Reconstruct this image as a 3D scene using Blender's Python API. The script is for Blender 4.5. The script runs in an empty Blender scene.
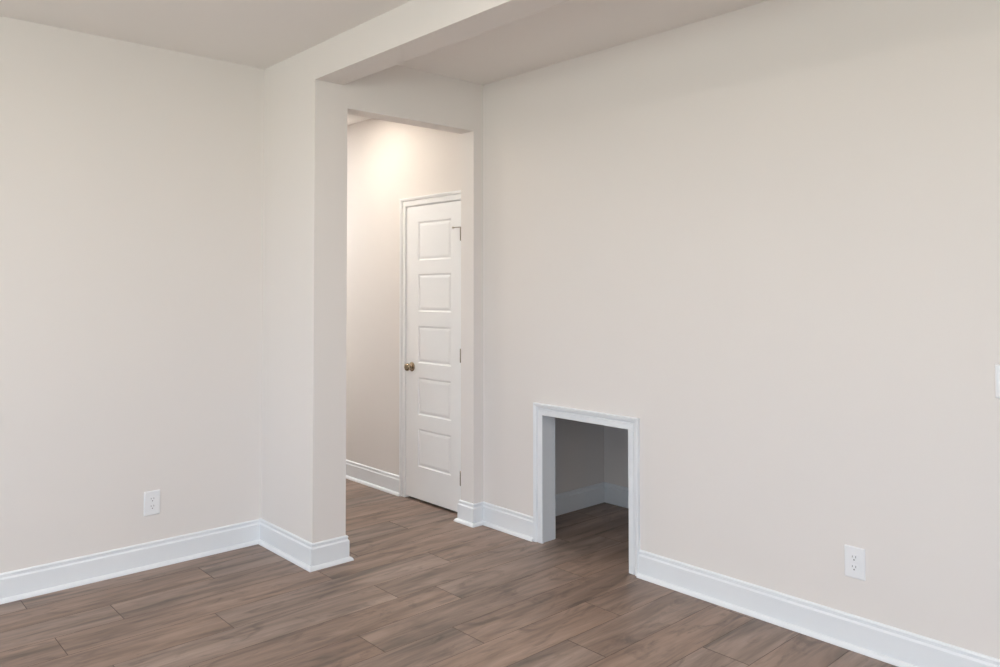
import bpy, bmesh, math, random
from mathutils import Matrix, Vector
random.seed(7)
S = bpy.context.scene
C = S.collection

# ------------------------------------------------------------------ camera
CAM = (-3.2013, 0.0, 1.4535)
YAW, PITCH, ROLL, F_PX, CY = 0.7400, 0.0254, 0.0007, 774.12, 269.95
sy, cy_, sp, cp = math.sin(YAW), math.cos(YAW), math.sin(PITCH), math.cos(PITCH)
Rv = Vector((cy_, -sy, 0)); Fv = Vector((sy*cp, cy_*cp, sp)); Uv = Vector((-sy*sp, -cy_*sp, cp))
cr, sr = math.cos(ROLL), math.sin(ROLL)
R2 = Rv*cr - Uv*sr; U2 = Rv*sr + Uv*cr
cd = bpy.data.cameras.new('camera'); cam = bpy.data.objects.new('camera', cd); C.objects.link(cam)
cam.matrix_world = Matrix(((R2.x, U2.x, -Fv.x, CAM[0]), (R2.y, U2.y, -Fv.y, CAM[1]), (R2.z, U2.z, -Fv.z, CAM[2]), (0, 0, 0, 1)))
cd.sensor_width = 36.0; cd.lens = F_PX*36.0/1000.0
cd.shift_y = (CY - 333.5)/1000.0
cd.clip_start = 0.05
S.camera = cam

# ------------------------------------------------------------------ view, world, lamps' strengths
S.view_settings.view_transform = 'Standard'
S.view_settings.look = 'None'
S.view_settings.gamma = 1.0
S.view_settings.use_curve_mapping = False
S.view_settings.exposure = 0.0
SKY = 10.1                      # daylight outside the windows
CAN_ROOM = (420, 520, 340, 900) # recessed lamps of the room: by the beam, by the back wall, and two behind the camera
CAN_HALL = (158, 920)           # hallway lamps: recessed one near the opening, added fill toward the far end

W = bpy.data.worlds.new('sky'); S.world = W; W.use_nodes = True
nt = W.node_tree; nt.nodes.clear()
tc = nt.nodes.new('ShaderNodeTexCoord'); sx = nt.nodes.new('ShaderNodeSeparateXYZ')
rp = nt.nodes.new('ShaderNodeValToRGB'); mr = nt.nodes.new('ShaderNodeMapRange')
bg = nt.nodes.new('ShaderNodeBackground'); ow = nt.nodes.new('ShaderNodeOutputWorld')
nt.links.new(tc.outputs['Generated'], sx.inputs[0]); nt.links.new(sx.outputs['Z'], mr.inputs['Value'])
mr.inputs['From Min'].default_value = -1; mr.inputs['From Max'].default_value = 1
nt.links.new(mr.outputs[0], rp.inputs[0]); nt.links.new(rp.outputs[0], bg.inputs['Color']); nt.links.new(bg.outputs[0], ow.inputs[0])
e = rp.color_ramp.elements
e[0].position = 0.48; e[0].color = (.80, .855, .83, 1)      # bright sunlit ground
e[1].position = 0.52; e[1].color = (.515, .665, .885, 1)      # clear sky
bg.inputs['Strength'].default_value = SKY

# ------------------------------------------------------------------ room measurements (metres)
H = 2.746                       # ceiling
YB = 4.2612                     # back wall face
XP, YP = -1.1805, 3.6622        # pillar corner
XO1, XO2 = -0.9837, -0.0796     # doorway opening
YT = YP + 0.1226                # doorway wall rear face
HO = 2.4432                     # doorway height
HB = 2.5659; XB = XP + 0.1679   # beam underside, beam right face
XL, YF = -6.6, -3.4             # unseen left wall, wall behind the camera
YE = 7.6                        # hallway end
YC1, YC2, HC, CW = 2.5166, 3.1364, 0.7316, 0.0658     # under-stair opening
JD = 0.105
XN, YN = 0.9351, 3.4708         # nook corner
TK = 0.12

# ------------------------------------------------------------------ portals for the two windows
def portal(loc, rot, sx_, sy_):
    l = bpy.data.lights.new('daylight_portal', 'AREA'); l.shape = 'RECTANGLE'; l.size = sx_; l.size_y = sy_
    l.cycles.is_portal = True
    o = bpy.data.objects.new('daylight_portal', l); C.objects.link(o); o.location = loc; o.rotation_euler = rot
WIN_F = [(-6.45, -5.2, .06, 2.5), (-3.6, -2.0, .9, 2.3)]        # x0,x1,z0,z1 in the wall behind the camera
WIN_L = [(-0.7, 0.8, .6, 2.35), (1.7, 3.2, .6, 2.35)]           # y0,y1,z0,z1 in the left wall
for x0, x1, z0, z1 in WIN_F:
    portal(((x0+x1)/2, YF-.02, (z0+z1)/2), (math.radians(90), 0, 0), x1-x0, z1-z0)
for y0, y1, z0, z1 in WIN_L:
    portal((XL-.02, (y0+y1)/2, (z0+z1)/2), (math.radians(90), 0, math.radians(-90)), y1-y0, z1-z0)

# ------------------------------------------------------------------ materials
def srgb(r, g, b):
    f = lambda v: ((v/255+.055)/1.055)**2.4 if v > 10 else v/255/12.92
    return (f(r), f(g), f(b), 1)
def mat(name, col, rough=.5, metal=0.0, bump=0.0, bscale=300.0, spec=.5):
    m = bpy.data.materials.new(name); m.use_nodes = True
    n = m.node_tree.nodes; b = n['Principled BSDF']
    b.inputs['Base Color'].default_value = col; b.inputs['Roughness'].default_value = rough
    b.inputs['Metallic'].default_value = metal; b.inputs['Specular IOR Level'].default_value = spec
    if bump:
        t = n.new('ShaderNodeTexCoord'); x = n.new('ShaderNodeTexNoise'); u = n.new('ShaderNodeBump')
        x.inputs['Scale'].default_value = bscale; x.inputs['Detail'].default_value = 3
        u.inputs['Strength'].default_value = bump; u.inputs['Distance'].default_value = .001
        m.node_tree.links.new(t.outputs['Object'], x.inputs['Vector'])
        m.node_tree.links.new(x.outputs['Fac'], u.inputs['Height'])
        m.node_tree.links.new(u.outputs[0], b.inputs['Normal'])
    return m
M_WALL = mat('greige_wall_paint', srgb(229, 222, 217), .75, bump=.08, spec=.25)
M_CEIL = mat('flat_ceiling_paint', srgb(240, 235, 231), .9, bump=.08, bscale=200, spec=.15)
M_TRIM = mat('white_trim_paint', srgb(232, 233, 235), .35, spec=.4)
M_DOOR = mat('white_door_paint', srgb(244, 243, 243), .38, bump=.05, bscale=120, spec=.4)
M_PLATE = mat('white_plastic', srgb(236, 235, 236), .3)
M_SLOT = mat('dark_slot', srgb(118, 114, 113), .6)
M_NICKEL = mat('satin_nickel', srgb(172, 155, 132), .2, 1.0, bump=.03, bscale=500)
M_HINGE = mat('aged_nickel', srgb(140, 130, 118), .4, 1.0)
M_RUBBER = mat('white_rubber', srgb(225, 222, 216), .6)
M_SUB = mat('dark_subfloor', srgb(60, 50, 44), .9)
M_EDGE = mat('plank_edge', srgb(92, 79, 70), .6)

def emit(name, col, st):
    m = bpy.data.materials.new(name); m.use_nodes = True; n = m.node_tree.nodes; n.clear()
    em = n.new('ShaderNodeEmission'); o = n.new('ShaderNodeOutputMaterial')
    em.inputs['Color'].default_value = col; em.inputs['Strength'].default_value = st
    m.node_tree.links.new(em.outputs[0], o.inputs[0]); return m
M_LENS_R = [emit('lamp_lens_room', (1.0, .95, .88, 1), v) for v in CAN_ROOM]
M_LENS_H = [emit('lamp_lens_hall', c, v) for c, v in zip(((1.0, .92, .79, 1), (.90, .97, 1.0, 1)), CAN_HALL)]  # second lens is an added fill, tinted cool to stand in for daylight

def glass():
    m = bpy.data.materials.new('window_glass'); m.use_nodes = True; n = m.node_tree.nodes; n.clear()
    t = n.new('ShaderNodeBsdfTransparent'); g = n.new('ShaderNodeBsdfGlossy'); x = n.new('ShaderNodeMixShader'); o = n.new('ShaderNodeOutputMaterial')
    g.inputs['Roughness'].default_value = .02; x.inputs[0].default_value = .06; t.inputs[0].default_value = (.96, .98, .97, 1)
    L = m.node_tree.links; L.new(t.outputs[0], x.inputs[1]); L.new(g.outputs[0], x.inputs[2]); L.new(x.outputs[0], o.inputs[0]); return m
M_GLASS = glass()

def floor_mat():
    m = bpy.data.materials.new('laminate_planks'); m.use_nodes = True
    T = m.node_tree; n = T.nodes; L = T.links; b = n['Principled BSDF']
    def N(t, **k):
        x = n.new(t)
        for a, v in k.items(): setattr(x, a, v)
        return x
    tc = N('ShaderNodeTexCoord'); at = N('ShaderNodeAttribute', attribute_name='plank'); 
    sep = N('ShaderNodeSeparateXYZ'); L.new(at.outputs['Vector'], sep.inputs[0])
    # every plank reads its own stretch of the grain
    mul = N('ShaderNodeVectorMath', operation='MULTIPLY'); mul.inputs[1].default_value = (37.0, 19.0, 53.0)
    L.new(at.outputs['Vector'], mul.inputs[0])
    add = N('ShaderNodeVectorMath', operation='ADD'); L.new(tc.outputs['Object'], add.inputs[0]); L.new(mul.outputs[0], add.inputs[1])
    def noise(scale, sx, sy_, detail, dist=0.0, rough=.55):
        s = N('ShaderNodeVectorMath', operation='MULTIPLY'); s.inputs[1].default_value = (sx, sy_, 1); L.new(add.outputs[0], s.inputs[0])
        x = N('ShaderNodeTexNoise'); x.inputs['Scale'].default_value = scale; x.inputs['Detail'].default_value = detail
        x.inputs['Distortion'].default_value = dist; x.inputs['Roughness'].default_value = rough
        L.new(s.outputs[0], x.inputs['Vector']); return x
    broad = noise(1.0, 1.3, 11.0, 4, .8, .55)
    streak = noise(1.0, 2.6, 30.0, 5, 1.2, .65)
    fine = noise(1.0, 9.0, 210.0, 3, .2)
    knots = noise(1.0, 3.2, 10.0, 4, 1.8, .6)
    r1 = N('ShaderNodeValToRGB'); L.new(broad.outputs['Fac'], r1.inputs[0])
    E = r1.color_ramp.elements
    E[0].position = .30; E[0].color = srgb(*FL[0])
    E[1].position = .70; E[1].color = srgb(*FL[2])
    x = E.new(.49); x.color = srgb(*FL[1])
    r2 = N('ShaderNodeValToRGB'); L.new(streak.outputs['Fac'], r2.inputs[0])
    E = r2.color_ramp.elements; E[0].position = .32; E[0].color = (.66, .67, .70, 1); E[1].position = .58; E[1].color = (1.05, 1.04, 1.03, 1)
    m1 = N('ShaderNodeMix', data_type='RGBA', blend_type='MULTIPLY'); m1.inputs[0].default_value = .7
    L.new(r1.outputs[0], m1.inputs[6]); L.new(r2.outputs[0], m1.inputs[7])
    r3 = N('ShaderNodeValToRGB'); L.new(fine.outputs['Fac'], r3.inputs[0])
    E = r3.color_ramp.elements; E[0].position = .3; E[0].color = (.90, .90, .90, 1); E[1].position = .65; E[1].color = (1.03, 1.03, 1.03, 1)
    m2 = N('ShaderNodeMix', data_type='RGBA', blend_type='MULTIPLY'); m2.inputs[0].default_value = .6
    L.new(m1.outputs[2], m2.inputs[6]); L.new(r3.outputs[0], m2.inputs[7])
    r4 = N('ShaderNodeValToRGB'); L.new(knots.outputs['Fac'], r4.inputs[0])
    E = r4.color_ramp.elements; E[0].position = .31; E[0].color = (.52, .53, .55, 1); E[1].position = .47; E[1].color = (1, 1, 1, 1)
    m3 = N('ShaderNodeMix', data_type='RGBA', blend_type='MULTIPLY'); m3.inputs[0].default_value = .75
    L.new(m2.outputs[2], m3.inputs[6]); L.new(r4.outputs[0], m3.inputs[7])
    # plank to plank variation
    hs = N('ShaderNodeHueSaturation')
    mv = N('ShaderNodeMapRange'); mv.inputs['To Min'].default_value = .95; mv.inputs['To Max'].default_value = 1.05; L.new(sep.outputs['X'], mv.inputs['Value'])
    ms = N('ShaderNodeMapRange'); ms.inputs['To Min'].default_value = .86; ms.inputs['To Max'].default_value = 1.04; L.new(sep.outputs['Y'], ms.inputs['Value'])
    L.new(mv.outputs[0], hs.inputs['Value']); L.new(ms.outputs[0], hs.inputs['Saturation']); L.new(m3.outputs[2], hs.inputs['Color'])
    L.new(hs.outputs[0], b.inputs['Base Color'])
    rr = N('ShaderNodeMapRange'); rr.inputs['To Min'].default_value = .34; rr.inputs['To Max'].default_value = .50
    L.new(streak.outputs['Fac'], rr.inputs['Value']); L.new(rr.outputs[0], b.inputs['Roughness'])
    bp = N('ShaderNodeBump'); bp.inputs['Strength'].default_value = .12; bp.inputs['Distance'].default_value = .0008
    L.new(fine.outputs['Fac'], bp.inputs['Height']); L.new(bp.outputs[0], b.inputs['Normal'])
    b.inputs['Specular IOR Level'].default_value = .4
    return m
FL = [(102, 88, 78), (141, 119, 106), (164, 140, 125)]
M_FLOOR = floor_mat()

# ------------------------------------------------------------------ mesh helpers
def obj(name, bm, m, parent=None, smooth=False, bevel=0.0, at=None):
    """link a bmesh as ONE object; at = world location of its origin (geometry is given in world space)"""
    me = bpy.data.meshes.new(name)
    bmesh.ops.recalc_face_normals(bm, faces=bm.faces)
    if at is not None: bmesh.ops.translate(bm, verts=bm.verts, vec=-Vector(at))
    bm.to_mesh(me); bm.free()
    for x in (m if isinstance(m, (list, tuple)) else [m]): me.materials.append(x)
    if smooth:
        for p in me.polygons: p.use_smooth = True
    o = bpy.data.objects.new(name, me); C.objects.link(o)
    if at is not None: o.location = at
    if parent is not None:
        o.parent = parent
        if parent.location.length > 0 and at is not None: o.location = Vector(at) - parent.matrix_basis.translation
    if bevel:
        b = o.modifiers.new('bevel', 'BEVEL'); b.width = bevel; b.segments = 2; b.limit_method = 'ANGLE'; b.angle_limit = math.radians(40)
    return o
def tag(o, label, cat, kind=None, group=None):
    o['label'] = label; o['category'] = cat
    if kind: o['kind'] = kind
    if group: o['group'] = group
    return o
def struct(o, label=None, cat=None):
    o['kind'] = 'structure'
    if label: o['label'] = label
    if cat: o['category'] = cat
    return o
def box(bm, x0, x1, y0, y1, z0, z1):
    v = [bm.verts.new((x, y, z)) for x in (x0, x1) for y in (y0, y1) for z in (z0, z1)]
    for f in ((0, 1, 3, 2), (4, 6, 7, 5), (0, 4, 5, 1), (2, 3, 7, 6), (0, 2, 6, 4), (1, 5, 7, 3)):
        bm.faces.new([v[i] for i in f])
def boxes(*bs):
    bm = bmesh.new()
    for b in bs: box(bm, *b)
    return bm
def lathe(bm, prof, centre, axis, n=24):
    """prof: (distance along axis, radius)"""
    ax = Vector(axis).normalized(); u = ax.orthogonal().normalized(); w = ax.cross(u); c = Vector(centre); rings = []
    for d, r in prof:
        if r < 1e-6: rings.append([bm.verts.new(c + ax*d)])
        else: rings.append([bm.verts.new(c + ax*d + (u*math.cos(2*math.pi*k/n) + w*math.sin(2*math.pi*k/n))*r) for k in range(n)])
    for a, b in zip(rings, rings[1:]):
        for k in range(n):
            q = [a[k % len(a)], a[(k+1) % len(a)], b[(k+1) % len(b)], b[k % len(b)]]
            q = list(dict.fromkeys(q))
            if len(q) > 2: bm.faces.new(q)
    for r in (rings[0], rings[-1]):
        if len(r) > 2: bm.faces.new(r)
def sweep(bm, path, prof, to3=lambda p, h: (p[0], p[1], h), side=1):
    """sweep a moulding profile (off the wall, height) along a 2-D path with mitred corners; side=+1 pushes to the left of travel"""
    P = [Vector(p) for p in path]; rows = []
    for i, p in enumerate(P):
        nr = []
        if i > 0: d = (P[i]-P[i-1]).normalized(); nr.append(Vector((-d.y, d.x))*side)
        if i < len(P)-1: d = (P[i+1]-P[i]).normalized(); nr.append(Vector((-d.y, d.x))*side)
        if len(nr) == 2: mvec = (nr[0]+nr[1]); mvec = mvec/(mvec.dot(nr[0]))
        else: mvec = nr[0]
        rows.append([bm.verts.new(to3(p+mvec*o, h)) for o, h in prof])
    for a, b in zip(rows, rows[1:]):
        for k in range(len(prof)):
            bm.faces.new([a[k], a[(k+1) % len(prof)], b[(k+1) % len(prof)], b[k]])
    bm.faces.new(rows[0]); bm.faces.new(list(reversed(rows[-1])))

# ------------------------------------------------------------------ floor: planks run along X, joints where the photo shows them
PW, PL, GAP = 0.2082, 1.195, 0.0008
JOINT = {11: -1.61, 12: -2.39, 10: -2.096, 9: -1.174, 8: -.582, 7: -1.067, 6: -.852, 5: -.228, 4: -1.078, 3: -.453, 2: -.803, 1: -.05, 0: -.445}
bm = bmesh.new(); vals = []
def plank(x0, x1, y0, y1, bev, r):
    g = GAP/2; c = .0011; t = -.0008
    o = [(x0+g, y0+g), (x1-g, y0+g), (x1-g, y1-g), (x0+g, y1-g)]
    i_ = [(x0+g+c, y0+g+c*.6), (x1-g-c, y0+g+c*.6), (x1-g-c, y1-g-c*.6), (x0+g+c, y1-g-c*.6)]
    a = [bm.verts.new((x, y, t)) for x, y in o]; b = [bm.verts.new((x, y, 0)) for x, y in i_]; d = [bm.verts.new((x, y, -.008)) for x, y in o]
    f = bm.faces.new(b); vals.append(r)
    for k in range(4):
        q = bm.faces.new([a[k], a[(k+1) % 4], b[(k+1) % 4], b[k]]); q.material_index = 1; vals.append(r)
        q = bm.faces.new([d[k], d[(k+1) % 4], a[(k+1) % 4], a[k]]); q.material_index = 1; vals.append(r)
XF0, XF1, YF0, YF1 = XL, XN, YF, YE
r0 = int(math.floor((YF0-1.59)/PW)); r1 = int(math.ceil((YF1-1.59)/PW))
for r in range(r0, r1):
    y0 = max(1.59+r*PW, YF0); y1 = min(1.59+(r+1)*PW, YF1)
    j = JOINT.get(r, random.uniform(-1.2, 0))
    k0 = int(math.floor((XF0-j)/PL)); k1 = int(math.ceil((XF1-j)/PL))
    for k in range(k0, k1):
        x0, x1 = max(j+k*PL, XF0), min(j+(k+1)*PL, XF1)
        if x1-x0 < .02: continue
        plank(x0, x1, y0, y1, .002, (random.random(), random.random(), random.random()))
me = bpy.data.meshes.new('floor'); bm.to_mesh(me); bm.free()
me.materials.append(M_FLOOR); me.materials.append(M_EDGE)
at = me.attributes.new('plank', 'FLOAT_VECTOR', 'FACE')
for i, v in enumerate(vals): at.data[i].vector = v
floor = bpy.data.objects.new('floor', me); C.objects.link(floor)
struct(floor, 'brown wood-look plank floor running through room, hallway and nook', 'floor')
sub = obj('subfloor', boxes((XL-.2, 1.3, YF-.2, YE+.2, -.06, -.008)), M_SUB, floor)

# ------------------------------------------------------------------ walls, ceiling, pillar, beam
T = TK
struct(obj('ceiling', boxes((XL-.2, 1.3, YF-.2, YE+.2, H, H+.15)), M_CEIL), 'flat pale ceiling over the room and hallway', 'ceiling')
struct(obj('wall_back', boxes((XL, XP, YB, YB+T, 0, H)), M_WALL), 'long greige wall at left holding an outlet low down', 'wall')
yb1, yb2, hb_ = YC1-.02, YC2+.02, HC+.02           # rough opening of the nook
yd1, yd2, hd_ = 3.848, 4.504, 2.056                # rough opening of the door
struct(obj('wall_right', boxes((0, T, YF, yb1, 0, H), (0, T, yb2, YT, 0, H), (0, T, yb1, yb2, hb_, H)), M_WALL),
       'long greige wall at right with a low framed nook opening', 'wall')
struct(obj('wall_hallway_right', boxes((0, T, YT, yd1, 0, H), (0, T, yd2, YE, 0, H), (0, T, yd1, yd2, hd_, H)), M_WALL),
       'greige hallway wall around the white panel door', 'wall')
struct(obj('wall_hallway_left', boxes((XP, XO1, YB, YE, 0, H)), M_WALL), 'hallway side wall hidden behind the pillar', 'wall')
struct(obj('wall_hallway_end', boxes((XP, T, YE, YE+T, 0, H)), M_WALL), 'far end wall of the hallway', 'wall')
struct(obj('pillar', boxes((XP, XO1, YP, YB, 0, H)), M_WALL), 'square greige pillar left of the hallway opening', 'pillar')
struct(obj('wall_doorway', boxes((XO1, 0, YP, YT, HO, H), (XO2, 0, YP, YT, 0, HO)), M_WALL), 'header and narrow right return of the hallway opening', 'wall')
struct(obj('ceiling_beam', boxes((XP, XB, YF, YP, HB, H)), M_WALL), 'boxed greige beam running from the pillar toward the camera', 'beam')
def holed(axis, lo, hi, holes, face, thick):
    bs = []; cur = lo
    for a, b, z0, z1 in holes:
        bs += [(cur, a, 0, H), (a, b, 0, z0), (a, b, z1, H)]; cur = b
    bs.append((cur, hi, 0, H))
    if axis == 'x': return boxes(*[(a, b, face-thick, face, z0, z1) for a, b, z0, z1 in bs])
    return boxes(*[(face-thick, face, a, b, z0, z1) for a, b, z0, z1 in bs])
struct(obj('wall_front', holed('x', XL, T, WIN_F, YF, T), M_WALL), 'greige wall with two tall windows facing the hallway opening', 'wall')
struct(obj('wall_left', holed('y', YF, YB+T, WIN_L, XL, T), M_WALL), 'greige wall with two windows facing the nook opening', 'wall')
# nook under the stairs and the closet behind the door
struct(obj('wall_nook', boxes((XN, XN+.1, 1.75, YN+.1, 0, 1.15), (T, XN, YN, YN+.1, 0, 1.15), (T, XN, 1.65, 1.75, 0, 1.15)), M_WALL),
       'shaded grey walls inside the low nook', 'wall')
struct(obj('ceiling_nook', boxes((T, XN+.1, 1.65, YN+.1, 1.15, 1.2)), M_WALL), 'low ceiling inside the nook', 'ceiling')
struct(obj('wall_closet', boxes((T, .95, 3.64, 3.70, 0, 2.3), (T, .95, 4.8, 4.86, 0, 2.3), (.9, .95, 3.7, 4.8, 0, 2.3), (T, .95, 3.64, 4.86, 2.3, 2.36)), M_WALL),
       'closed walls behind the white panel door', 'wall')

# ------------------------------------------------------------------ baseboards with shoe moulding
BB = [(0, 0), (.0152, 0), (.0152, .1040), (.0146, .1062), (.0098, .1120), (.0086, .1135), (.0082, .1195), (.0074, .1200), (.0074, .1206), (.0104, .1216), (.0112, .1240), (.0106, .1272), (.0080, .1310), (.0045, .1333), (0, .1333)]
SH = [(.0152, 0)] + [(.0152+.0172*math.cos(a), .0195*math.sin(a)) for a in [math.radians(x) for x in (0, 15, 30, 45, 60, 75, 90)]]
def baseboard(name, path, side, label):
    bm = bmesh.new(); sweep(bm, path, BB, side=side); o = struct(obj(name, bm, M_TRIM), label, 'baseboard')
    bm = bmesh.new(); sweep(bm, path, SH, side=side); obj('shoe_molding', bm, M_TRIM, o)
baseboard('baseboard_back', [(XL, YB), (XP, YB), (XP, YP), (XO1, YP), (XO1, YE)], -1, 'white baseboard along the left wall, wrapping the pillar')
baseboard('baseboard_hallway', [(0, YE), (0, 4.535)], -1, 'white baseboard in the hallway left of the door')
baseboard('baseboard_doorway', [(-.0, YT), (XO2, YT), (XO2, YP), (0, YP), (0, YC2+CW)], -1, 'white baseboard wrapping the narrow return beside the nook')
baseboard('baseboard_right', [(0, YC1-CW), (0, YF)], -1, 'white baseboard along the right wall below the outlet')
NB = [(o, h*1.0) for o, h in BB]
bm = bmesh.new(); sweep(bm, [(T, YN), (XN, YN), (XN, 1.75)], NB, side=-1); struct(obj('baseboard_nook', bm, M_TRIM), 'shaded baseboard inside the nook', 'baseboard')

# ------------------------------------------------------------------ casing round the nook opening
CAS = [(0, 0), (0, .0095), (.0018, .0112), (.0200, .0120), (.0340, .0130), (.0355, .0085), (.0385, .0070), (.0412, .0080), (.0430, .0150), (.0470, .0175), (.0540, .0190), (.0580, .0210), (.0635, .0210), (CW, .0185), (CW, 0)]
def casing(name, y0, y1, h, prof, label, m=None):
    """profile: (distance outward from the opening, thickness off the wall); legs and head mitred"""
    bm = bmesh.new()
    path = [(y0, 0), (y0, h), (y1, h), (y1, 0)]
    sweep(bm, path, prof, to3=lambda p, t: (-t, p[0], p[1]), side=1)
    return struct(obj(name, bm, m or M_TRIM), label, 'trim')
t1 = casing('trim_1', YC1, YC2, HC, CAS, 'white molded casing framing the low nook opening')
rv = .006
jb = obj('jamb', boxes((-.004, JD, YC2+rv, YC2+.02, 0, HC+.02), (-.004, JD, YC1-.02, YC1-rv, 0, HC+.02), (-.004, JD, YC1-rv, YC2+rv, HC+rv, HC+.02)), M_TRIM, t1, bevel=.0012)

# ------------------------------------------------------------------ hallway door
DX = -.004                      # door face
DY0, DY1, DZ0, DZ1 = 3.8735, 4.4800, .016, 2.0335
CASD = [(o*.057/CW, t) for o, t in CAS]
t2 = casing('trim_2', DY0-.009, DY1+.009-.003, DZ1+.008, CASD, 'white molded casing around the hallway door', M_DOOR)
obj('jamb', boxes((-.002, T, DY1+.0035, 4.503, 0, 2.055), (-.002, T, 3.849, DY0-.003, 0, 2.055), (-.002, T, DY0-.003, DY1+.0035, DZ1+.0035, 2.055)), M_DOOR, t2)
obj('door_stop_strip', boxes((DX+.0385, DX+.050, DY1-.008, DY1+.0035, 0, DZ1+.0035), (DX+.0385, DX+.050, DY0-.003, DY0+.009, 0, DZ1+.0035), (DX+.0385, DX+.050, DY0+.009, DY1-.008, DZ1-.008, DZ1+.0035)), M_DOOR, t2)
PY0, PY1 = 3.981, 4.340
PZ = [(.238, .497), (.594, .850), (.949, 1.204), (1.304, 1.562), (1.657, 1.923)]
bm = bmesh.new(); vc = {}
def V(x, y, z):
    k = (round(x, 6), round(y, 6), round(z, 6))
    if k not in vc: vc[k] = bm.verts.new(k)
    return vc[k]
def quad(*p): bm.faces.new([V(*q) for q in p])
zs = [DZ0] + [z for ab in PZ for z in ab] + [DZ1]
ys = [DY0, PY0, PY1, DY1]
RING = [(0, 0), (.0035, .0050), (.0085, .0068), (.0130, .0070), (.0190, .0040), (.0290, .0022)]
for i in range(3):
    for k in range(len(zs)-1):
        a, b, z0, z1 = ys[i], ys[i+1], zs[k], zs[k+1]
        if i == 1 and k % 2 == 1:
            for (o0, d0), (o1, d1) in zip(RING, RING[1:]):
                A = [(a+o0, z0+o0), (b-o0, z0+o0), (b-o0, z1-o0), (a+o0, z1-o0)]; B = [(a+o1, z0+o1), (b-o1, z0+o1), (b-o1, z1-o1), (a+o1, z1-o1)]
                for q in range(4):
                    r = (q+1) % 4
                    quad((DX+d0, *A[q]), (DX+d0, *A[r]), (DX+d1, *B[r]), (DX+d1, *B[q]))
            o, d = RING[-1]
            quad((DX+d, a+o, z0+o), (DX+d, b-o, z0+o), (DX+d, b-o, z1-o), (DX+d, a+o, z1-o))
        else:
            quad((DX, a, z0), (DX, b, z0), (DX, b, z1), (DX, a, z1))
XB2 = DX+.035
for i in range(3):
    quad((DX, ys[i], DZ0), (DX, ys[i+1], DZ0), (XB2, ys[i+1], DZ0), (XB2, ys[i], DZ0)); quad((DX, ys[i], DZ1), (DX, ys[i+1], DZ1), (XB2, ys[i+1], DZ1), (XB2, ys[i], DZ1))
for k in range(len(zs)-1):
    for y in (DY0, DY1): quad((DX, y, zs[k]), (DX, y, zs[k+1]), (XB2, y, zs[k+1]), (XB2, y, zs[k]))
    for i in range(3): quad((XB2, ys[i], zs[k]), (XB2, ys[i+1], zs[k]), (XB2, ys[i+1], zs[k+1]), (XB2, ys[i], zs[k+1]))
door = struct(obj('door_1', bm, M_DOOR), 'closed white five-panel door in the hallway with a nickel knob', 'door')
KY, KZ = 4.413, .9165
bm = bmesh.new()
lathe(bm, [(.0, .0325), (.003, .0325), (.006, .030), (.009, .022), (.010, .013), (.018, .0105), (.023, .013), (.027, .021), (.033, .0260), (.041, .0275), (.048, .0255), (.053, .0190), (.055, .0110), (.055, 0)], (DX, KY, KZ), (-1, 0, 0), 32)
k = obj('door_knob', bm, M_NICKEL, door, smooth=True); k['label'] = 'round satin nickel door knob'
for z0, z1 in ((1.775, 1.858), (.985, 1.069), (.196, .284)):
    bm = bmesh.new()
    lathe(bm, [(-.004, 0), (-.004, .0035), (-.001, .0045), (0, .0058), (z1-z0, .0058), (z1-z0+.001, .0045), (z1-z0+.004, .0035), (z1-z0+.004, 0)], (DX-.006, DY0-.0015, z0), (0, 0, 1), 16)
    h = obj('hinge', bm, M_HINGE, door, smooth=True); h['label'] = 'aged nickel hinge barrel'
    if z1 > 1.8:
        bm = bmesh.new()
        lathe(bm, [(0, .0085), (.004, .0085)], (DX-.006, DY0-.0015, z1-.001), (0, 0, 1), 16)
        d = Vector((-.016, .058, 0)); st = Vector((DX-.008, DY0+.004, z1+.001))
        lathe(bm, [(0, .0032), (d.length, .0032)], st, d, 12)
        hs = obj('hinge_pin_doorstop', bm, M_HINGE, door); hs['label'] = 'thin metal doorstop arm on the top hinge'
        bm = bmesh.new(); lathe(bm, [(0, .0075), (.004, .0085), (.012, .0080), (.013, 0)], st+d, (.95, .3, 0), 14); obj('bumper', bm, M_RUBBER, hs)

# ------------------------------------------------------------------ outlets and the switch
def on_wall(bm, origin, u, nrm):
    """local (across, out, up) -> world"""
    o, u, n = Vector(origin), Vector(u), Vector(nrm)
    for v in bm.verts: v.co = o + u*v.co.x + n*v.co.y + Vector((0, 0, v.co.z))
    return bm
def plate_bm(w, h):
    bm = bmesh.new(); t = .0060; r = .004
    prof = [(0, 0), (.0004, .0022), (.0022, .0046), (.0055, t)]
    rings = []
    for ins, d in prof:
        a, b = w/2-ins, h/2-ins; ring = []
        for cx, cz, a0 in ((a-r, b-r, 0), (-a+r, b-r, 90), (-a+r, -b+r, 180), (a-r, -b+r, 270)):
            for s in range(4):
                q = math.radians(a0+s*30); ring.append(bm.verts.new((cx+r*math.cos(q), d, cz+r*math.sin(q))))
        rings.append(ring)
    for A, B in zip(rings, rings[1:]):
        for k in range(len(A)): bm.faces.new([A[k], A[(k+1) % len(A)], B[(k+1) % len(A)], B[k]])
    bm.faces.new(rings[-1]); bm.faces.new(list(reversed(rings[0])))
    return bm
def recept_bm(cz):
    bm = bmesh.new(); R, f = .0172, .0142; A, B = [], []
    pts = []
    for k in range(32):
        q = 2*math.pi*k/32; x, z = R*math.cos(q), R*math.sin(q); z = max(-f, min(f, z)); pts.append((x, z+cz))
    A = [bm.verts.new((x, .003, z)) for x, z in pts]; B = [bm.verts.new((x*.95, .0082, cz+(z-cz)*.97)) for x, z in pts]
    for k in range(32): bm.faces.new([A[k], A[(k+1) % 32], B[(k+1) % 32], B[k]])
    bm.faces.new(B); return bm
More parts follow.
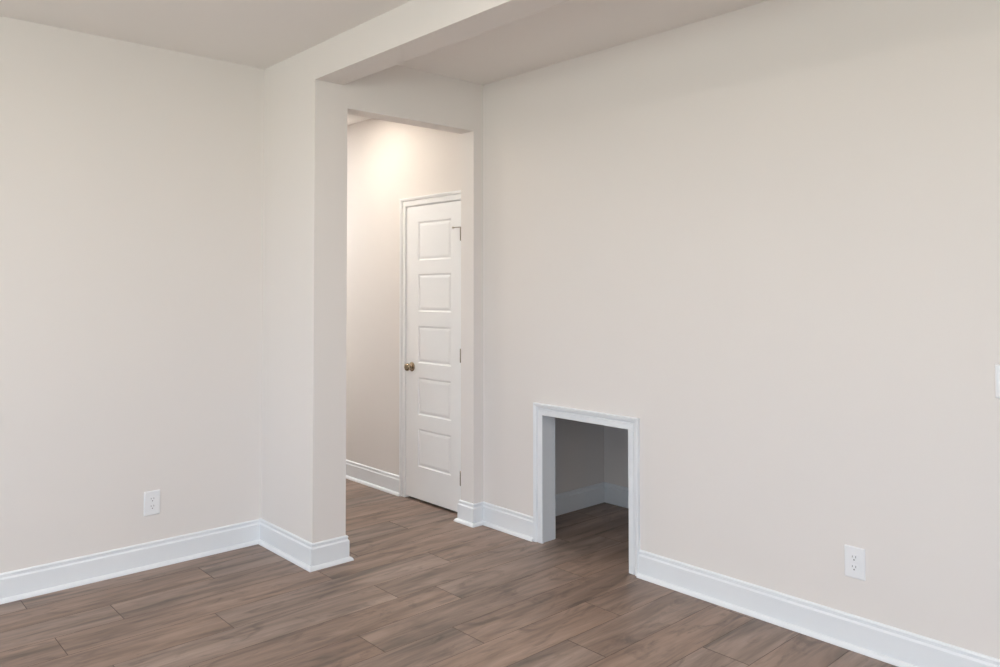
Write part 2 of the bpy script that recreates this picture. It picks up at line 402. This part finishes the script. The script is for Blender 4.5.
def outlet(loc, u, n, label):
    root = bpy.data.objects.new('electrical_outlet', None); C.objects.link(root); root.location = loc; root.empty_display_size = .05
    tag(root, label, 'outlet', group='wall outlets near the baseboards')
    add = lambda name, bm, m, p, **k: obj(name, on_wall(bm, (0, 0, 0) if p is root else (0, 0, 0), u, n), m, p, **k)
    add('cover_plate', plate_bm(.083, .127), M_PLATE, root)
    for cz in (.0195, -.0195):
        rc = add('receptacle', recept_bm(cz), M_PLATE, root)
        sb = boxes((-.0079, -.0056, .0060, .0085, cz+.0005, cz+.0095), (.0056, .0079, .0060, .0085, cz+.0012, cz+.0088))
        lathe(sb, [(0, .0030), (.0025, .0030)], (0, .0060, cz-.0072), (0, 1, 0), 12)
        s = add('slot', sb, M_SLOT, rc); s['label'] = 'dark plug slots'
    sc = bmesh.new(); lathe(sc, [(0, .0034), (.0014, .0030), (.0018, .0018), (.0018, 0)], (0, .0052, 0), (0, 1, 0), 12)
    add('screw', sc, M_PLATE, root)
    return root
outlet((-1.789, YB, .3345), (-1, 0, 0), (0, -1, 0), 'white duplex outlet low on the left wall, left of the pillar')
outlet((0, 1.371, .3455), (0, 1, 0), (-1, 0, 0), 'white duplex outlet low on the right wall, right of the nook opening')
sw = bpy.data.objects.new('light_switch', None); C.objects.link(sw); sw.location = (0, .8635-.0415, 1.123); sw.empty_display_size = .05
tag(sw, 'white light switch plate high on the right wall, cut by the photo edge', 'light switch')
obj('cover_plate', on_wall(plate_bm(.083, .122), (0, 0, 0), (0, 1, 0), (-1, 0, 0)), M_PLATE, sw)
bm = boxes((-.0165, .0165, .003, .0085, -.033, .033)); obj('rocker', on_wall(bm, (0, 0, 0), (0, 1, 0), (-1, 0, 0)), M_PLATE, sw, bevel=.001)

# ------------------------------------------------------------------ recessed ceiling lamps (out of frame; they light the room; the far hallway one is added fill)
def can(x, y, m, label, r=.075):
    root = bpy.data.objects.new('recessed_ceiling_light', None); C.objects.link(root); root.location = (x, y, H); root.empty_display_size = .1
    tag(root, label, 'ceiling light', group='recessed ceiling lights')
    bm = bmesh.new(); n = 32
    prof = [(r-.004, -.0005), (r-.004, -.004), (r+.004, -.006), (r+.018, -.004), (r+.020, 0)]
    rings = [[bm.verts.new((q*math.cos(2*math.pi*k/n), q*math.sin(2*math.pi*k/n), z)) for k in range(n)] for q, z in prof]
    for A, B in zip(rings, rings[1:]+rings[:1]):
        for k in range(n): bm.faces.new([A[k], A[(k+1) % n], B[(k+1) % n], B[k]])
    obj('trim_ring', bm, M_TRIM, root)
    bm = bmesh.new(); vs = [bm.verts.new(((r-.005)*math.cos(2*math.pi*k/n), (r-.005)*math.sin(2*math.pi*k/n), -.003)) for k in range(n)]
    ws = [bm.verts.new((v.co.x, v.co.y, -.001)) for v in vs]
    bm.faces.new(list(reversed(vs))); bm.faces.new(ws)
    for k in range(n): bm.faces.new([vs[k], vs[(k+1) % n], ws[(k+1) % n], ws[k]])
    lens = obj('lens', bm, m, root); lens['label'] = 'glowing lens'
for i, (x, y, lab) in enumerate(((-.53, 4.66, 'warm recessed light in the hallway ceiling, nearer the opening'), (-.53, 6.5, 'added cool white fill light in the hallway ceiling, toward the far end'))):
    can(x, y, M_LENS_H[i], lab)
for i, (x, y, lab) in enumerate(((-2.46, 1.9, 'recessed ceiling light between the beam and the camera'), (-4.9, 2.5, 'recessed ceiling light between the back wall and the windows'),
                  (-2.46, -0.6, 'recessed ceiling light behind the camera beside the beam'), (-4.9, -0.6, 'recessed ceiling light in the corner between the windows'))):
    can(x, y, M_LENS_R[i], lab)

# ------------------------------------------------------------------ windows that let the daylight in (behind the camera)
def window(name, axis, a, b, z0, z1, face, label):
    def bx(u0, u1, w0, w1, v0, v1):
        return (u0, u1, face+w0, face+w1, v0, v1) if axis == 'x' else (face+w0, face+w1, u0, u1, v0, v1)
    f = .05; zm = (z0+z1)/2
    o = obj(name, boxes(bx(a, a+f, -.10, -.03, z0, z1), bx(b-f, b, -.10, -.03, z0, z1), bx(a+f, b-f, -.10, -.03, z0, z0+f), bx(a+f, b-f, -.10, -.03, z1-f, z1), bx(a+f, b-f, -.09, -.04, zm-.02, zm+.02)), M_TRIM)
    struct(o, label, 'window')
    obj('pane', boxes(bx(a+f, b-f, -.068, -.064, z0+f, zm-.02), bx(a+f, b-f, -.068, -.064, zm+.02, z1-f)), M_GLASS, o)
    obj('window_sill', boxes(bx(a-.04, b+.04, 0, .03, z0-.025, z0)), M_TRIM, o)
for i, (a, b, z0, z1) in enumerate(WIN_F): window('window_%d' % (i+1), 'x', a, b, z0, z1, YF, ('tall sash window behind the camera, farther from the beam', 'tall sash window behind the camera, nearer the beam')[i])
for i, (a, b, z0, z1) in enumerate(WIN_L): window('window_%d' % (i+3), 'y', a, b, z0, z1, XL, ('sash window in the left wall, nearer the corner', 'sash window in the left wall, nearer the back wall')[i])
